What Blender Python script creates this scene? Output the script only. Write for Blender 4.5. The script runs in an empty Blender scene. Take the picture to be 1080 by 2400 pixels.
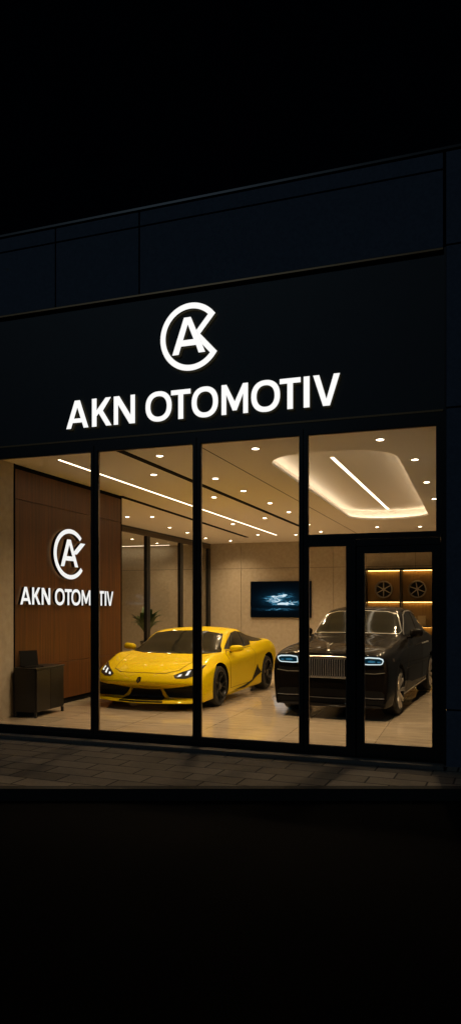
import bpy, bmesh, math, random
from mathutils import Vector, Matrix
from mathutils.bvhtree import BVHTree
from mathutils.geometry import tessellate_polygon
R = math.radians
random.seed(7)
scene = bpy.context.scene
COL = scene.collection

# ------------------------------------------------------------------ camera
cam_d = bpy.data.cameras.new('camera')
cam = bpy.data.objects.new('camera', cam_d)
COL.objects.link(cam)
cam.location = (0, 0, 1.92)
cam.rotation_euler = (R(90), 0, math.atan(570/1663))
cam_d.sensor_width = 36
cam_d.lens = 36*1663/2400
cam_d.shift_y = 212/2400
cam_d.clip_end = 500
scene.camera = cam

# ------------------------------------------------------------------ night sky and moonlight
world = bpy.data.worlds.new('World')
scene.world = world
world.use_nodes = True
bgn = world.node_tree.nodes['Background']
bgn.inputs['Color'].default_value = (0.10, 0.28, 0.75, 1)
bgn.inputs['Strength'].default_value = 0.0006
sun_d = bpy.data.lights.new('moon', 'SUN')
sun_d.energy = 0.11
sun_d.angle = R(2)
sun_d.color = (0.55, 0.78, 1.0)
sun = bpy.data.objects.new('moon', sun_d)
COL.objects.link(sun)
sun.rotation_euler = (R(58), 0, R(-24))
sun.location = (2, -4, 12)

scene.view_settings.view_transform = 'Standard'
scene.view_settings.look = 'None'
scene.view_settings.exposure = 0
scene.view_settings.gamma = 1
scene.cycles.use_denoising = True
scene.cycles.max_bounces = 10
scene.cycles.diffuse_bounces = 6
scene.cycles.glossy_bounces = 4
scene.cycles.transparent_max_bounces = 16
scene.cycles.sample_clamp_indirect = 4
scene.cycles.caustics_reflective = False
scene.cycles.caustics_refractive = False

D = 8.68          # distance of the shop front from the camera
FL = 0.12         # showroom floor level
CH = 4.12         # ceiling level
YB = 25.0         # back wall
XL = -6.86        # wood wall
XR = -0.26        # right wall
XP = -9.4         # glass partition
WARM = (1.0, 0.71, 0.41)

# ------------------------------------------------------------------ materials
def mat(name, col, rough=0.5, metal=0.0, coat=0.0, coat_rough=0.03, spec=0.5):
    m = bpy.data.materials.new(name)
    m.use_nodes = True
    b = m.node_tree.nodes['Principled BSDF']
    b.inputs['Base Color'].default_value = (*col, 1)
    b.inputs['Roughness'].default_value = rough
    b.inputs['Metallic'].default_value = metal
    b.inputs['Coat Weight'].default_value = coat
    b.inputs['Coat Roughness'].default_value = coat_rough
    b.inputs['Specular IOR Level'].default_value = spec
    return m

def nodes(m):
    return m.node_tree.nodes, m.node_tree.links, m.node_tree.nodes['Principled BSDF']

def noise_mat(name, c1, c2, scale, rough=0.6, stretch=(1, 1, 1), detail=6, bump=0.0, bscale=None, lo=0.3, hi=0.7, spec=0.5, rough2=None):
    m = mat(name, c1, rough, spec=spec)
    N, L, b = nodes(m)
    tc = N.new('ShaderNodeTexCoord'); mp = N.new('ShaderNodeMapping')
    mp.inputs['Scale'].default_value = stretch
    no = N.new('ShaderNodeTexNoise'); no.inputs['Scale'].default_value = scale; no.inputs['Detail'].default_value = detail
    rp = N.new('ShaderNodeValToRGB')
    rp.color_ramp.elements[0].color = (*c1, 1); rp.color_ramp.elements[1].color = (*c2, 1)
    rp.color_ramp.elements[0].position = lo; rp.color_ramp.elements[1].position = hi
    L.new(tc.outputs['Object'], mp.inputs['Vector']); L.new(mp.outputs['Vector'], no.inputs['Vector'])
    L.new(no.outputs['Fac'], rp.inputs['Fac']); L.new(rp.outputs['Color'], b.inputs['Base Color'])
    if rough2 is not None:
        mr = N.new('ShaderNodeMapRange'); mr.inputs['To Min'].default_value = rough; mr.inputs['To Max'].default_value = rough2
        L.new(no.outputs['Fac'], mr.inputs['Value']); L.new(mr.outputs['Result'], b.inputs['Roughness'])
    if bump:
        bp = N.new('ShaderNodeBump'); bp.inputs['Strength'].default_value = bump; bp.inputs['Distance'].default_value = 0.01
        n2 = N.new('ShaderNodeTexNoise'); n2.inputs['Scale'].default_value = bscale or scale*3; n2.inputs['Detail'].default_value = 4
        L.new(mp.outputs['Vector'], n2.inputs['Vector']); L.new(n2.outputs['Fac'], bp.inputs['Height'])
        L.new(bp.outputs['Normal'], b.inputs['Normal'])
    return m

def emit(name, col, strength):
    m = bpy.data.materials.new(name)
    m.use_nodes = True
    N, L = m.node_tree.nodes, m.node_tree.links
    N.remove(N['Principled BSDF'])
    e = N.new('ShaderNodeEmission')
    e.inputs['Color'].default_value = (*col, 1); e.inputs['Strength'].default_value = strength
    L.new(e.outputs['Emission'], N['Material Output'].inputs['Surface'])
    return m

def glass_mat(name, tint, gloss):
    m = bpy.data.materials.new(name)
    m.use_nodes = True
    N, L = m.node_tree.nodes, m.node_tree.links
    N.remove(N['Principled BSDF'])
    tr = N.new('ShaderNodeBsdfTransparent'); tr.inputs['Color'].default_value = (*tint, 1)
    gl = N.new('ShaderNodeBsdfGlossy'); gl.inputs['Roughness'].default_value = 0.01; gl.inputs['Color'].default_value = (1, 1, 1, 1)
    fr = N.new('ShaderNodeFresnel'); fr.inputs['IOR'].default_value = gloss
    mx = N.new('ShaderNodeMixShader')
    L.new(fr.outputs['Fac'], mx.inputs['Fac']); L.new(tr.outputs['BSDF'], mx.inputs[1]); L.new(gl.outputs['BSDF'], mx.inputs[2])
    L.new(mx.outputs['Shader'], N['Material Output'].inputs['Surface'])
    return m

M = {}
M['frame'] = mat('black_metal', (0.010, 0.010, 0.010), 0.38, 0.0)
M['fascia'] = noise_mat('fascia_cladding', (0.016, 0.022, 0.026), (0.020, 0.027, 0.032), 3, 0.55)
M['panel'] = noise_mat('facade_panel', (0.060, 0.085, 0.125), (0.085, 0.115, 0.165), 26, 0.75, detail=8, bump=0.15, bscale=160)
M['joint'] = mat('joint_black', (0.004, 0.004, 0.005), 0.9)
M['bead'] = mat('lit_edge_bead', (0.20, 0.15, 0.10), 0.45, 0.3)  # pale colour stands in for light lines along the pane edges
M['trim'] = mat('bronze_trim', (0.30, 0.18, 0.08), 0.4, 0.5)
M['plaster'] = noise_mat('wall_plaster', (0.42, 0.36, 0.27), (0.51, 0.445, 0.345), 9, 0.8, detail=10, bump=0.25, bscale=70)
M['ceiling'] = noise_mat('ceiling_paint', (0.87, 0.83, 0.77), (0.90, 0.86, 0.80), 30, 0.85, detail=8)
M['wood'] = noise_mat('walnut_veneer', (0.062, 0.021, 0.003), (0.155, 0.054, 0.008), 3.2, 0.5, stretch=(9, 9, 0.30), detail=10, lo=0.28, hi=0.76, bump=0.05, bscale=30)
M['darkwood'] = noise_mat('dark_oak', (0.006, 0.005, 0.0035), (0.010, 0.008, 0.0055), 3, 0.45, stretch=(1, 8, 8))
M['toe'] = mat('toe_kick', (0.003, 0.003, 0.003), 0.8, spec=0.1)
M['stone'] = noise_mat('threshold_stone', (0.10, 0.095, 0.085), (0.14, 0.13, 0.115), 30, 0.6)
M['glass'] = glass_mat('shop_glass', (0.97, 0.97, 0.96), 1.25)
M['glass2'] = glass_mat('partition_glass', (0.95, 0.95, 0.93), 1.06)
M['led'] = emit('led_strip', (1.0, 0.82, 0.58), 5.0)
M['cove'] = emit('cove_led', (1.0, 0.80, 0.57), 7.0)
M['shelfled'] = emit('shelf_led', (1.0, 0.60, 0.18), 13.0)
M['lens'] = emit('downlight_lens', (1.0, 0.86, 0.64), 28.0)
M['lensrim'] = mat('downlight_rim', (0.75, 0.68, 0.55), 0.4)
M['sign'] = emit('sign_face', (1.0, 0.99, 0.975), 1.0)
M['signback'] = emit('sign_halo', (1.0, 0.80, 0.45), 0.65)
M['signside'] = mat('sign_return', (0.015, 0.012, 0.010), 0.4, 0.3)
M['yellow'] = mat('yellow_paint', (0.66, 0.485, 0.0003), 0.42, 0.0, 0.26, 0.03, 0.08)
M['blackpaint'] = mat('black_paint', (0.005, 0.0038, 0.003), 0.5, 0.0, 0.42, 0.02, 0.03)
M['carglass'] = mat('car_glass', (0.014, 0.014, 0.010), 0.10, 0, 0.0, 0.02, 0.42)
M['blackplastic'] = mat('black_plastic', (0.004, 0.004, 0.004), 0.5, spec=0.2)
M['seam'] = mat('seam_black', (0.010, 0.007, 0.003), 0.8)
M['rubber'] = mat('tyre_rubber', (0.010, 0.010, 0.010), 0.7)
M['blackrim'] = mat('black_rim', (0.05, 0.05, 0.05), 0.32, 0.7)
M['rimedge'] = mat('rim_edge', (0.42, 0.38, 0.32), 0.35, 0.6)
M['silver'] = mat('silver_rim', (0.75, 0.68, 0.58), 0.35, 0.45)
M['chrome'] = mat('chrome', (0.80, 0.77, 0.72), 0.28, 0.85)
M['vane'] = mat('brushed_vane', (0.36, 0.37, 0.40), 0.32, 0.7)
M['lampglass'] = mat('headlamp_glass', (0.02, 0.024, 0.028), 0.08, 0, 1.0)
M['bluelamp'] = mat('headlamp_blue_glass', (0.006, 0.050, 0.095), 0.10, 0, 0.6)
M['drl'] = emit('daytime_light', (0.80, 0.95, 1.0), 0.95)
M['blueglow'] = emit('headlamp_glow', (0.02, 0.22, 0.40), 0.06)
M['bluecore'] = emit('headlamp_core', (0.10, 0.50, 0.85), 0.25)
M['lampspot'] = emit('headlamp_led', (1.0, 0.97, 0.90), 1.1)
M['laptop'] = mat('laptop_black', (0.0015, 0.0015, 0.0015), 0.5, spec=0.15)
M['gold'] = mat('badge_gold', (0.30, 0.20, 0.05), 0.3, 1.0)
M['leaf'] = noise_mat('leaf', (0.030, 0.075, 0.014), (0.085, 0.150, 0.035), 6, 0.45)
M['soil'] = noise_mat('soil', (0.02, 0.014, 0.009), (0.05, 0.035, 0.02), 40, 0.95)
M['pot'] = noise_mat('plant_pot', (0.05, 0.048, 0.045), (0.08, 0.075, 0.07), 10, 0.6)
M['asphalt'] = noise_mat('asphalt', (0.0030, 0.0030, 0.0035), (0.0060, 0.0060, 0.0065), 60, 0.95, bump=0.4, bscale=200, spec=0.03)
M['kerb'] = noise_mat('kerb_concrete', (0.018, 0.017, 0.016), (0.03, 0.028, 0.026), 30, 0.85)
M['shelfback'] = noise_mat('shelf_veneer', (0.22, 0.115, 0.025), (0.30, 0.165, 0.04), 4, 0.5, stretch=(10, 10, 0.5))
M['art'] = mat('shelf_ornament', (0.38, 0.27, 0.12), 0.5)

# polished floor: long striated stone tiles
def floor_mat():
    m = mat('polished_stone_tiles', (0.4, 0.35, 0.3), 0.16, coat=0.0)
    N, L, b = nodes(m)
    tc = N.new('ShaderNodeTexCoord')
    mp = N.new('ShaderNodeMapping'); mp.inputs['Scale'].default_value = (0.9, 7.0, 1)
    no = N.new('ShaderNodeTexNoise'); no.inputs['Scale'].default_value = 2.2; no.inputs['Detail'].default_value = 10; no.inputs['Roughness'].default_value = 0.65
    no.inputs['Distortion'].default_value = 0.6
    rp = N.new('ShaderNodeValToRGB')
    rp.color_ramp.elements[0].position = 0.30; rp.color_ramp.elements[1].position = 0.72
    rp.color_ramp.elements[0].color = (0.31, 0.25, 0.175, 1); rp.color_ramp.elements[1].color = (0.56, 0.475, 0.355, 1)
    br = N.new('ShaderNodeTexBrick'); br.offset = 0.0
    br.inputs['Scale'].default_value = 1.0
    br.inputs['Brick Width'].default_value = 1.2; br.inputs['Row Height'].default_value = 1.2
    br.inputs['Mortar Size'].default_value = 0.006; br.inputs['Mortar Smooth'].default_value = 0.1
    br.inputs['Color1'].default_value = (0.92, 0.92, 0.92, 1); br.inputs['Color2'].default_value = (1.08, 1.06, 1.03, 1)
    br.inputs['Mortar'].default_value = (0.62, 0.60, 0.56, 1)
    mx = N.new('ShaderNodeMix'); mx.data_type = 'RGBA'; mx.blend_type = 'MULTIPLY'; mx.inputs['Factor'].default_value = 1.0
    L.new(tc.outputs['Object'], mp.inputs['Vector']); L.new(mp.outputs['Vector'], no.inputs['Vector'])
    L.new(tc.outputs['Object'], br.inputs['Vector'])
    L.new(no.outputs['Fac'], rp.inputs['Fac'])
    L.new(rp.outputs['Color'], mx.inputs['A']); L.new(br.outputs['Color'], mx.inputs['B'])
    L.new(mx.outputs['Result'], b.inputs['Base Color'])
    mr = N.new('ShaderNodeMapRange'); mr.inputs['To Min'].default_value = 0.03; mr.inputs['To Max'].default_value = 0.11
    L.new(no.outputs['Fac'], mr.inputs['Value']); L.new(mr.outputs['Result'], b.inputs['Roughness'])
    bp = N.new('ShaderNodeBump'); bp.inputs['Strength'].default_value = 0.025; bp.inputs['Distance'].default_value = 0.01
    L.new(no.outputs['Fac'], bp.inputs['Height']); L.new(bp.outputs['Normal'], b.inputs['Normal'])
    return m
M['floor'] = floor_mat()

def paver_mat():
    m = mat('concrete_pavers', (0.2, 0.18, 0.15), 0.8)
    N, L, b = nodes(m)
    tc = N.new('ShaderNodeTexCoord')
    mp = N.new('ShaderNodeMapping'); mp.inputs['Rotation'].default_value = (0, 0, R(3))
    br = N.new('ShaderNodeTexBrick'); br.offset = 0.42
    br.inputs['Scale'].default_value = 1.0
    br.inputs['Brick Width'].default_value = 0.62; br.inputs['Row Height'].default_value = 0.29
    br.inputs['Mortar Size'].default_value = 0.011; br.inputs['Mortar Smooth'].default_value = 0.2
    br.inputs['Color1'].default_value = (0.175, 0.150, 0.120, 1); br.inputs['Color2'].default_value = (0.28, 0.245, 0.20, 1)
    br.inputs['Mortar'].default_value = (0.012, 0.010, 0.008, 1)
    no = N.new('ShaderNodeTexNoise'); no.inputs['Scale'].default_value = 14; no.inputs['Detail'].default_value = 10; no.inputs['Roughness'].default_value = 0.75
    n2 = N.new('ShaderNodeTexNoise'); n2.inputs['Scale'].default_value = 1.3; n2.inputs['Detail'].default_value = 4
    ad = N.new('ShaderNodeMath'); ad.operation = 'ADD'
    mr = N.new('ShaderNodeMapRange'); mr.inputs['From Min'].default_value = 0.6; mr.inputs['From Max'].default_value = 1.4
    mr.inputs['To Min'].default_value = 0.6; mr.inputs['To Max'].default_value = 1.35
    mx = N.new('ShaderNodeMix'); mx.data_type = 'RGBA'; mx.blend_type = 'MULTIPLY'; mx.inputs['Factor'].default_value = 1.0
    L.new(tc.outputs['Object'], mp.inputs['Vector']); L.new(mp.outputs['Vector'], br.inputs['Vector'])
    L.new(tc.outputs['Object'], no.inputs['Vector']); L.new(tc.outputs['Object'], n2.inputs['Vector'])
    L.new(no.outputs['Fac'], ad.inputs[0]); L.new(n2.outputs['Fac'], ad.inputs[1])
    L.new(ad.outputs['Value'], mr.inputs['Value'])
    L.new(br.outputs['Color'], mx.inputs['A']); L.new(mr.outputs['Result'], mx.inputs['B'])
    L.new(mx.outputs['Result'], b.inputs['Base Color'])
    bp = N.new('ShaderNodeBump'); bp.inputs['Strength'].default_value = 0.7; bp.inputs['Distance'].default_value = 0.012
    iv = N.new('ShaderNodeMath'); iv.operation = 'SUBTRACT'; iv.inputs[0].default_value = 1.0
    a2 = N.new('ShaderNodeMath'); a2.operation = 'MULTIPLY_ADD'; a2.inputs[1].default_value = 0.35
    L.new(br.outputs['Fac'], iv.inputs[1]); L.new(no.outputs['Fac'], a2.inputs[0]); L.new(iv.outputs['Value'], a2.inputs[2])
    L.new(a2.outputs['Value'], bp.inputs['Height']); L.new(bp.outputs['Normal'], b.inputs['Normal'])
    return m
M['paver'] = paver_mat()

# ------------------------------------------------------------------ helpers
def thing(name, label, cat, loc=(0, 0, 0), rotz=0.0, group=None):
    o = bpy.data.objects.new(name, None)
    COL.objects.link(o)
    o.empty_display_size = 0.1
    o.location = loc; o.rotation_euler = (0, 0, rotz)
    o['label'] = label; o['category'] = cat
    if group: o['group'] = group
    return o

def tag(o, label, cat, group=None):
    o['label'] = label; o['category'] = cat
    if group: o['group'] = group
    return o

def add(name, bm, mats, parent=None, loc=None, smooth=False, kind=None, label=None, recalc=True):
    if recalc:
        bmesh.ops.recalc_face_normals(bm, faces=bm.faces)
    me = bpy.data.meshes.new(name)
    bm.to_mesh(me); bm.free()
    if not isinstance(mats, (list, tuple)): mats = [mats]
    for m in mats: me.materials.append(m)
    if smooth:
        for p in me.polygons: p.use_smooth = True
        me.set_sharp_from_angle(angle=R(38))
    o = bpy.data.objects.new(name, me)
    COL.objects.link(o)
    if parent: o.parent = parent
    if loc: o.location = loc
    if kind: o['kind'] = kind
    if label: o['label'] = label
    return o

def box(bm, x0, x1, y0, y1, z0, z1, mi=0):
    v = [bm.verts.new(p) for p in [(x0,y0,z0),(x1,y0,z0),(x1,y1,z0),(x0,y1,z0),(x0,y0,z1),(x1,y0,z1),(x1,y1,z1),(x0,y1,z1)]]
    for f in [(0,3,2,1),(4,5,6,7),(0,1,5,4),(1,2,6,5),(2,3,7,6),(3,0,4,7)]:
        fc = bm.faces.new([v[i] for i in f]); fc.material_index = mi

def BX(*a, mi=0):
    bm = bmesh.new(); box(bm, *a, mi=mi); return bm

def bevel_all(bm, w, seg=1):
    bmesh.ops.bevel(bm, geom=bm.edges[:], offset=w, segments=seg, affect='EDGES', profile=0.6)
    return bm

def ring_frame(x0, x1, z0, z1, y0, y1, w, wb=None, wt=None):
    """hollow rectangular frame: four members butted end to end"""
    wb = wb or w; wt = wt or w
    bm = bmesh.new()
    box(bm, x0, x0+w, y0, y1, z0, z1)
    box(bm, x1-w, x1, y0, y1, z0, z1)
    box(bm, x0+w, x1-w, y0, y1, z0, z0+wb)
    box(bm, x0+w, x1-w, y0, y1, z1-wt, z1)
    return bm

def flat(bm, outer, holes, fn, mi=0):
    """fill a 2D polygon with holes; fn maps (u,v) to a point; returns (verts per loop)"""
    loops = [outer]+list(holes)
    vs = [[bm.verts.new(fn(*p)) for p in lp] for lp in loops]
    fl = [v for l in vs for v in l]
    tris = tessellate_polygon([[Vector((p[0], p[1], 0)) for p in lp] for lp in loops])
    for t in tris:
        try:
            f = bm.faces.new([fl[i] for i in t]); f.material_index = mi
        except ValueError:
            pass
    return vs

def solid(bm, outer, holes, f0, f1, m0=0, ms=0, m1=0):
    """extrude a flat polygon with holes from map f0 to map f1"""
    a = flat(bm, outer, holes, f0, m0)
    b = flat(bm, outer, holes, f1, m1)
    for la, lb in zip(a, b):
        n = len(la)
        for i in range(n):
            f = bm.faces.new([la[i], la[(i+1) % n], lb[(i+1) % n], lb[i]]); f.material_index = ms

def rrect(x0, x1, y0, y1, r, n=10):
    pts = []
    for cx, cy, a0 in [(x1-r, y0+r, -90), (x1-r, y1-r, 0), (x0+r, y1-r, 90), (x0+r, y0+r, 180)]:
        for i in range(n+1):
            a = R(a0+90*i/n)
            pts.append((cx+r*math.cos(a), cy+r*math.sin(a)))
    return pts

def tube(bm, pts, rad, n=8, mi=0, cap=True):
    rings = []
    for i, p in enumerate(pts):
        p = Vector(p)
        t = (Vector(pts[min(i+1, len(pts)-1)])-Vector(pts[max(i-1, 0)])).normalized()
        u = t.orthogonal().normalized() if i == 0 else (u-t*u.dot(t)).normalized()
        w = t.cross(u)
        r = rad[i] if isinstance(rad, (list, tuple)) else rad
        rings.append([bm.verts.new(p+(u*math.cos(2*math.pi*k/n)+w*math.sin(2*math.pi*k/n))*r) for k in range(n)])
    for a, b in zip(rings, rings[1:]):
        for k in range(n):
            f = bm.faces.new([a[k], a[(k+1) % n], b[(k+1) % n], b[k]]); f.material_index = mi
    if cap:
        for rg in (rings[0], rings[-1]):
            f = bm.faces.new(rg); f.material_index = mi

def lathe(bm, prof, n=48, axis='x', mi=0, closed=False):
    """profile of (radius, axial)"""
    rings = []
    for r, a in prof:
        ring = []
        for k in range(n):
            t = 2*math.pi*k/n
            c, s = r*math.cos(t), r*math.sin(t)
            ring.append(bm.verts.new((a, c, s) if axis == 'x' else (c, s, a)))
        rings.append(ring)
    pr = list(zip(rings, rings[1:]))
    if closed: pr.append((rings[-1], rings[0]))
    for a, b in pr:
        for k in range(n):
            f = bm.faces.new([a[k], a[(k+1) % n], b[(k+1) % n], b[k]]); f.material_index = mi

# ------------------------------------------------------------------ ground
s_, c_ = math.sin(math.atan(570/1663)), math.cos(math.atan(570/1663))
KD = 7.30   # the kerb crosses the view at this depth
def kerb_y(x): return (KD + x*s_)/c_
bm = bmesh.new()
box(bm, -150, 150, -150, 160, -0.6, -0.12)
add('road', bm, M['asphalt'], kind='structure')
bm = bmesh.new()
pp = [(-20, kerb_y(-20)+0.16), (2.0, kerb_y(2.0)+0.16), (2.0, D-0.26), (2.0, D+0.3), (-20, D+0.3)]
pp = [(-20, kerb_y(-20)+0.13), (1.4, kerb_y(1.4)+0.13), (1.4, D+0.3), (-20, D+0.3)]
solid(bm, pp, [], lambda x, y: (x, y, 0.0), lambda x, y: (x, y, -0.118))
add('pavement', bm, M['paver'], kind='structure')
bm = bmesh.new()
kp = [(-20, kerb_y(-20)), (1.4, kerb_y(1.4)), (1.4, kerb_y(1.4)+0.125), (-20, kerb_y(-20)+0.125)]
solid(bm, kp, [], lambda x, y: (x, y, 0.003), lambda x, y: (x, y, -0.119))
add('kerb', bm, M['kerb'], kind='structure')
bm = BX(-13.6, -0.33, D-0.26, D-0.10, 0.004, 0.05)
add('threshold_step', bm, M['stone'], kind='structure')
bm = BX(-13.5, XR+0.02, D+0.09, YB+0.05, -0.08, FL)
add('showroom_floor', bm, M['floor'], kind='structure')

# ------------------------------------------------------------------ the shop building
B = thing('shop_building', 'dark panelled shop building with a wide glazed front and lit showroom', 'building', (-3.4, D, 0))
BL = (3.4, -D, 0)
def bpart(name, bm, m, parent=B, **k):
    o = add(name, bm, m, parent, **k)
    if parent is B: o.location = BL
    return o
# upper wall: panels with open joints over a dark backing
bm = BX(-14.0, 1.2, D+0.102, YB+0.4, 6.09, 7.21)
bpart('wall_backing', bm, M['joint'])
bm = bmesh.new()
yj, g = D-0.004, 0.010
cols = [(-14.0, -8.19), (-8.19, -6.885), (-6.885, -5.58), (-5.58, -4.275), (-4.275, -0.335)]
for x0, x1 in cols:
    for z0, z1 in [(6.085, 7.0), (7.0, 7.21)]:
        box(bm, x0+g, x1-g, yj, D+0.10, z0+(g if z0 > 6.5 else 0), z1-g)
bevel_all(bm, 0.003)
bpart('upper_wall', bm, M['panel'])
bm = bmesh.new()
box(bm, -14.05, 1.25, D-0.03, YB+0.45, 7.215, 7.245)
bpart('parapet_cap', bm, M['frame'])
bm = bmesh.new()
for z0, z1 in [(-0.10, 0.66), (0.66, 4.20), (4.20, 6.105), (6.105, 7.21)]:
    box(bm, -0.320+g, 1.2, D-0.004, YB+0.4, z0+g, z1-g)
bevel_all(bm, 0.003)
bpart('side_pier', bm, M['panel'])
bm = bmesh.new()
box(bm, -0.305, 1.17, D+0.02, YB+0.38, -0.08, 7.195)
bpart('pier_backing', bm, M['joint'])
bm = bmesh.new()
for z0, z1 in [(-0.10, 0.66), (0.66, 4.16)]:
    box(bm, -14.0, -7.05, D-0.004, D+0.2, z0+g, z1-g)
bevel_all(bm, 0.003)
bpart('side_pier', bm, M['panel'])
# fascia
bpart('fascia', BX(-14.0, -0.335, D+0.046, D+0.25, 4.19, 6.055), M['fascia'])
bm = bmesh.new()
box(bm, -14.0, -0.345, D-0.010, D+0.10, 4.164, 4.187)
box(bm, -14.0, -0.345, D-0.012, D+0.10, 6.058, 6.080)
bpart('fascia_trim', bm, M['trim'])
bpart('fascia_jamb', BX(-0.334, -0.312, D-0.010, D+0.1, 0.052, 6.083), M['frame'])
# window head and sill rail
bpart('window_head', BX(-7.0, -0.336, D-0.004, D+0.10, 4.085, 4.162), M['frame'])
bpart('sill_rail', BX(-7.0, -1.38, D-0.022, D+0.088, 0.012, 0.10), M['frame'])
bpart('side_pier', BX(-0.368, -0.336, D-0.014, D+0.10, 0.052, 4.083), M['frame'])

Y0, Y1 = D-0.018, D+0.042
def window(x0, x1, z0, z1, w=0.047, wb=None, wt=None):
    bm = ring_frame(x0, x1, z0, z1, Y0, Y1, w, wb, wt)
    # glazing bead, set back from the frame face; pale to imitate lit edges
    wb_, wt_ = wb or w, wt or w
    b = 0.008
    f = bpart('window', bm, M['frame'])
    bm = bmesh.new()
    box(bm, x0+w-0.001, x0+w+b, Y0+0.016, Y1-0.008, z0+wb_, z1-wt_)
    box(bm, x1-w-b, x1-w+0.001, Y0+0.016, Y1-0.008, z0+wb_, z1-wt_)
    box(bm, x0+w+b, x1-w-b, Y0+0.017, Y1-0.009, z0+wb_-0.001, z0+wb_+b)
    box(bm, x0+w+b, x1-w-b, Y0+0.017, Y1-0.009, z1-wt_-b, z1-wt_+0.001)
    add('bead', bm, M['bead'], f)
    p = bmesh.new()
    box(p, x0+w, x1-w, D+0.010, D+0.014, z0+wb_, z1-wt_)
    add('pane', p, M['glass'], f)
    return f
G = 0.006
# bay edges at the middle of the mullions
xs = [-7.0, -4.957, -3.44, -2.011]
for i in range(3):
    window(xs[i]+G, xs[i+1]-G, 0.102, 4.083, 0.047, 0.048, 0.076)
window(xs[3]+G, -0.37, 2.705, 4.083, 0.047, 0.050, 0.076)
window(xs[3]+G, -1.424, 0.102, 2.69, 0.052, 0.045, 0.072)
bpart('transom', BX(xs[3]+G, -0.37, Y0+0.004, Y1-0.004, 2.692, 2.703), M['frame'])
bpart('mullion', BX(-1.420, -1.365, Y0-0.01, Y1, 0.052, 2.690), M['frame'])
for x in xs[1:]:
    bpart('mullion', BX(x-G+0.001, x+G-0.001, Y0+0.014, Y1-0.006, 0.102, 4.083), M['frame'])
bpart('sill_rail', BX(-1.378, -0.337, D-0.020, D+0.088, 0.0515, 0.0585), M['frame'])
# door
bm = ring_frame(-1.355, -0.372, 0.06, 2.60, Y0+0.012, Y1-0.012, 0.098, 0.150, 0.085)
door = bpart('door', bm, M['frame'])
bm = bmesh.new()
box(bm, -1.385, -1.345, Y1-0.009, Y1+0.006, 0.062, 2.625)
box(bm, -0.385, -0.340, Y1-0.009, Y1+0.006, 0.062, 2.625)
box(bm, -1.345, -0.385, Y1-0.008, Y1+0.005, 2.590, 2.625)
bpart('door_stop', bm, M['frame'])
add('pane', BX(-1.257, -0.470, D+0.010, D+0.015, 0.21, 2.515), M['glass'], door)
bm = bmesh.new()
box(bm, -1.33, -1.29, Y0-0.06, Y0-0.035, 1.30, 1.32); box(bm, -1.33, -1.29, Y0-0.06, Y0-0.035, 1.50, 1.52)
box(bm, -1.32, -1.30, Y0-0.04, Y0+0.012, 1.302, 1.318); box(bm, -1.32, -1.30, Y0-0.04, Y0+0.012, 1.502, 1.518)
box(bm, -1.322, -1.298, Y0-0.085, Y0-0.061, 1.10, 1.72)
bevel_all(bm, 0.002)
add('handle', bm, mat('handle_steel', (0.05, 0.05, 0.05), 0.3, 0.9), door)
bpart('transom', BX(-1.361, -0.372, Y0+0.004, Y1-0.004, 2.606, 2.688), M['frame'])

# ---- ceiling with the long coved opening
cove_o = rrect(-3.05, -1.08, D+1.55, D+10.40, 0.80, 16)
cove_w = rrect(-3.25, -0.88, D+1.35, D+10.60, 0.98, 16)
bm = bmesh.new()
outer = [(XP, D+0.08), (XR, D+0.08), (XR, YB), (XP, YB)]
vo = flat(bm, outer, [cove_o[::-1]], lambda x, y: (x, y, CH))
lip = vo[1]
n = len(lip)
up = [bm.verts.new((v.co.x, v.co.y, CH+0.045)) for v in lip]
for i in range(n):
    bm.faces.new([lip[i], lip[(i+1) % n], up[(i+1) % n], up[i]])
wall_lo = [bm.verts.new((p[0], p[1], CH+0.046)) for p in cove_w[::-1]]
wall_hi = [bm.verts.new((p[0], p[1], CH+0.25)) for p in cove_w[::-1]]
for i in range(n):
    j = (i+1) % n
    bm.faces.new([up[i], up[j], wall_lo[j], wall_lo[i]])
    bm.faces.new([wall_lo[i], wall_lo[j], wall_hi[j], wall_hi[i]])
bm.faces.new(wall_hi)
ceil = bpart('ceiling', bm, M['ceiling'], recalc=False)
# slab above everything, closes the room against the sky
bpart('roof_slab', BX(-13.6, XR, D+0.26, YB+0.3, 4.40, 4.60), M['joint'])
# LED tape lying on the ledge of the cove
tape_o = rrect(-3.21, -0.92, D+1.39, D+10.56, 0.94, 16); tape_i = rrect(-3.175, -0.955, D+1.425, D+10.525, 0.905, 16)
bm = bmesh.new()
solid(bm, tape_o, [tape_i[::-1]], lambda x, y: (x, y, CH+0.050), lambda x, y: (x, y, CH+0.062))
o = add('cove_light', bm, M['cove'])
tag(o, 'warm light strip hidden round the rounded recess in the ceiling', 'cove light')
o.location = (0, 0, 0)

# ---- interior walls
bm = bmesh.new()
def wall_panels(bm, xlist, zlist, yf, t, gap=0.006):
    for x0, x1 in zip(xlist, xlist[1:]):
        for z0, z1 in zip(zlist, zlist[1:]):
            box(bm, x0+gap, x1-gap, yf, yf+t, z0+gap, z1-gap)
wall_panels(bm, [-13.6, -11.9, -10.5, XP, -8.15, -4.72, -3.56, -1.9, XR+0.05], [0.0, 3.175, CH+0.1], YB, 0.05)
bpart('back_wall', bm, M['plaster'])
bpart('wall_backing', BX(-13.6, XR+0.05, YB+0.04, YB+0.2, -0.05, 4.39), M['joint'])
bpart('right_wall', BX(XR, XR+0.05, D+0.11, YB-0.002, 0.0, 4.39), M['plaster'])
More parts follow.
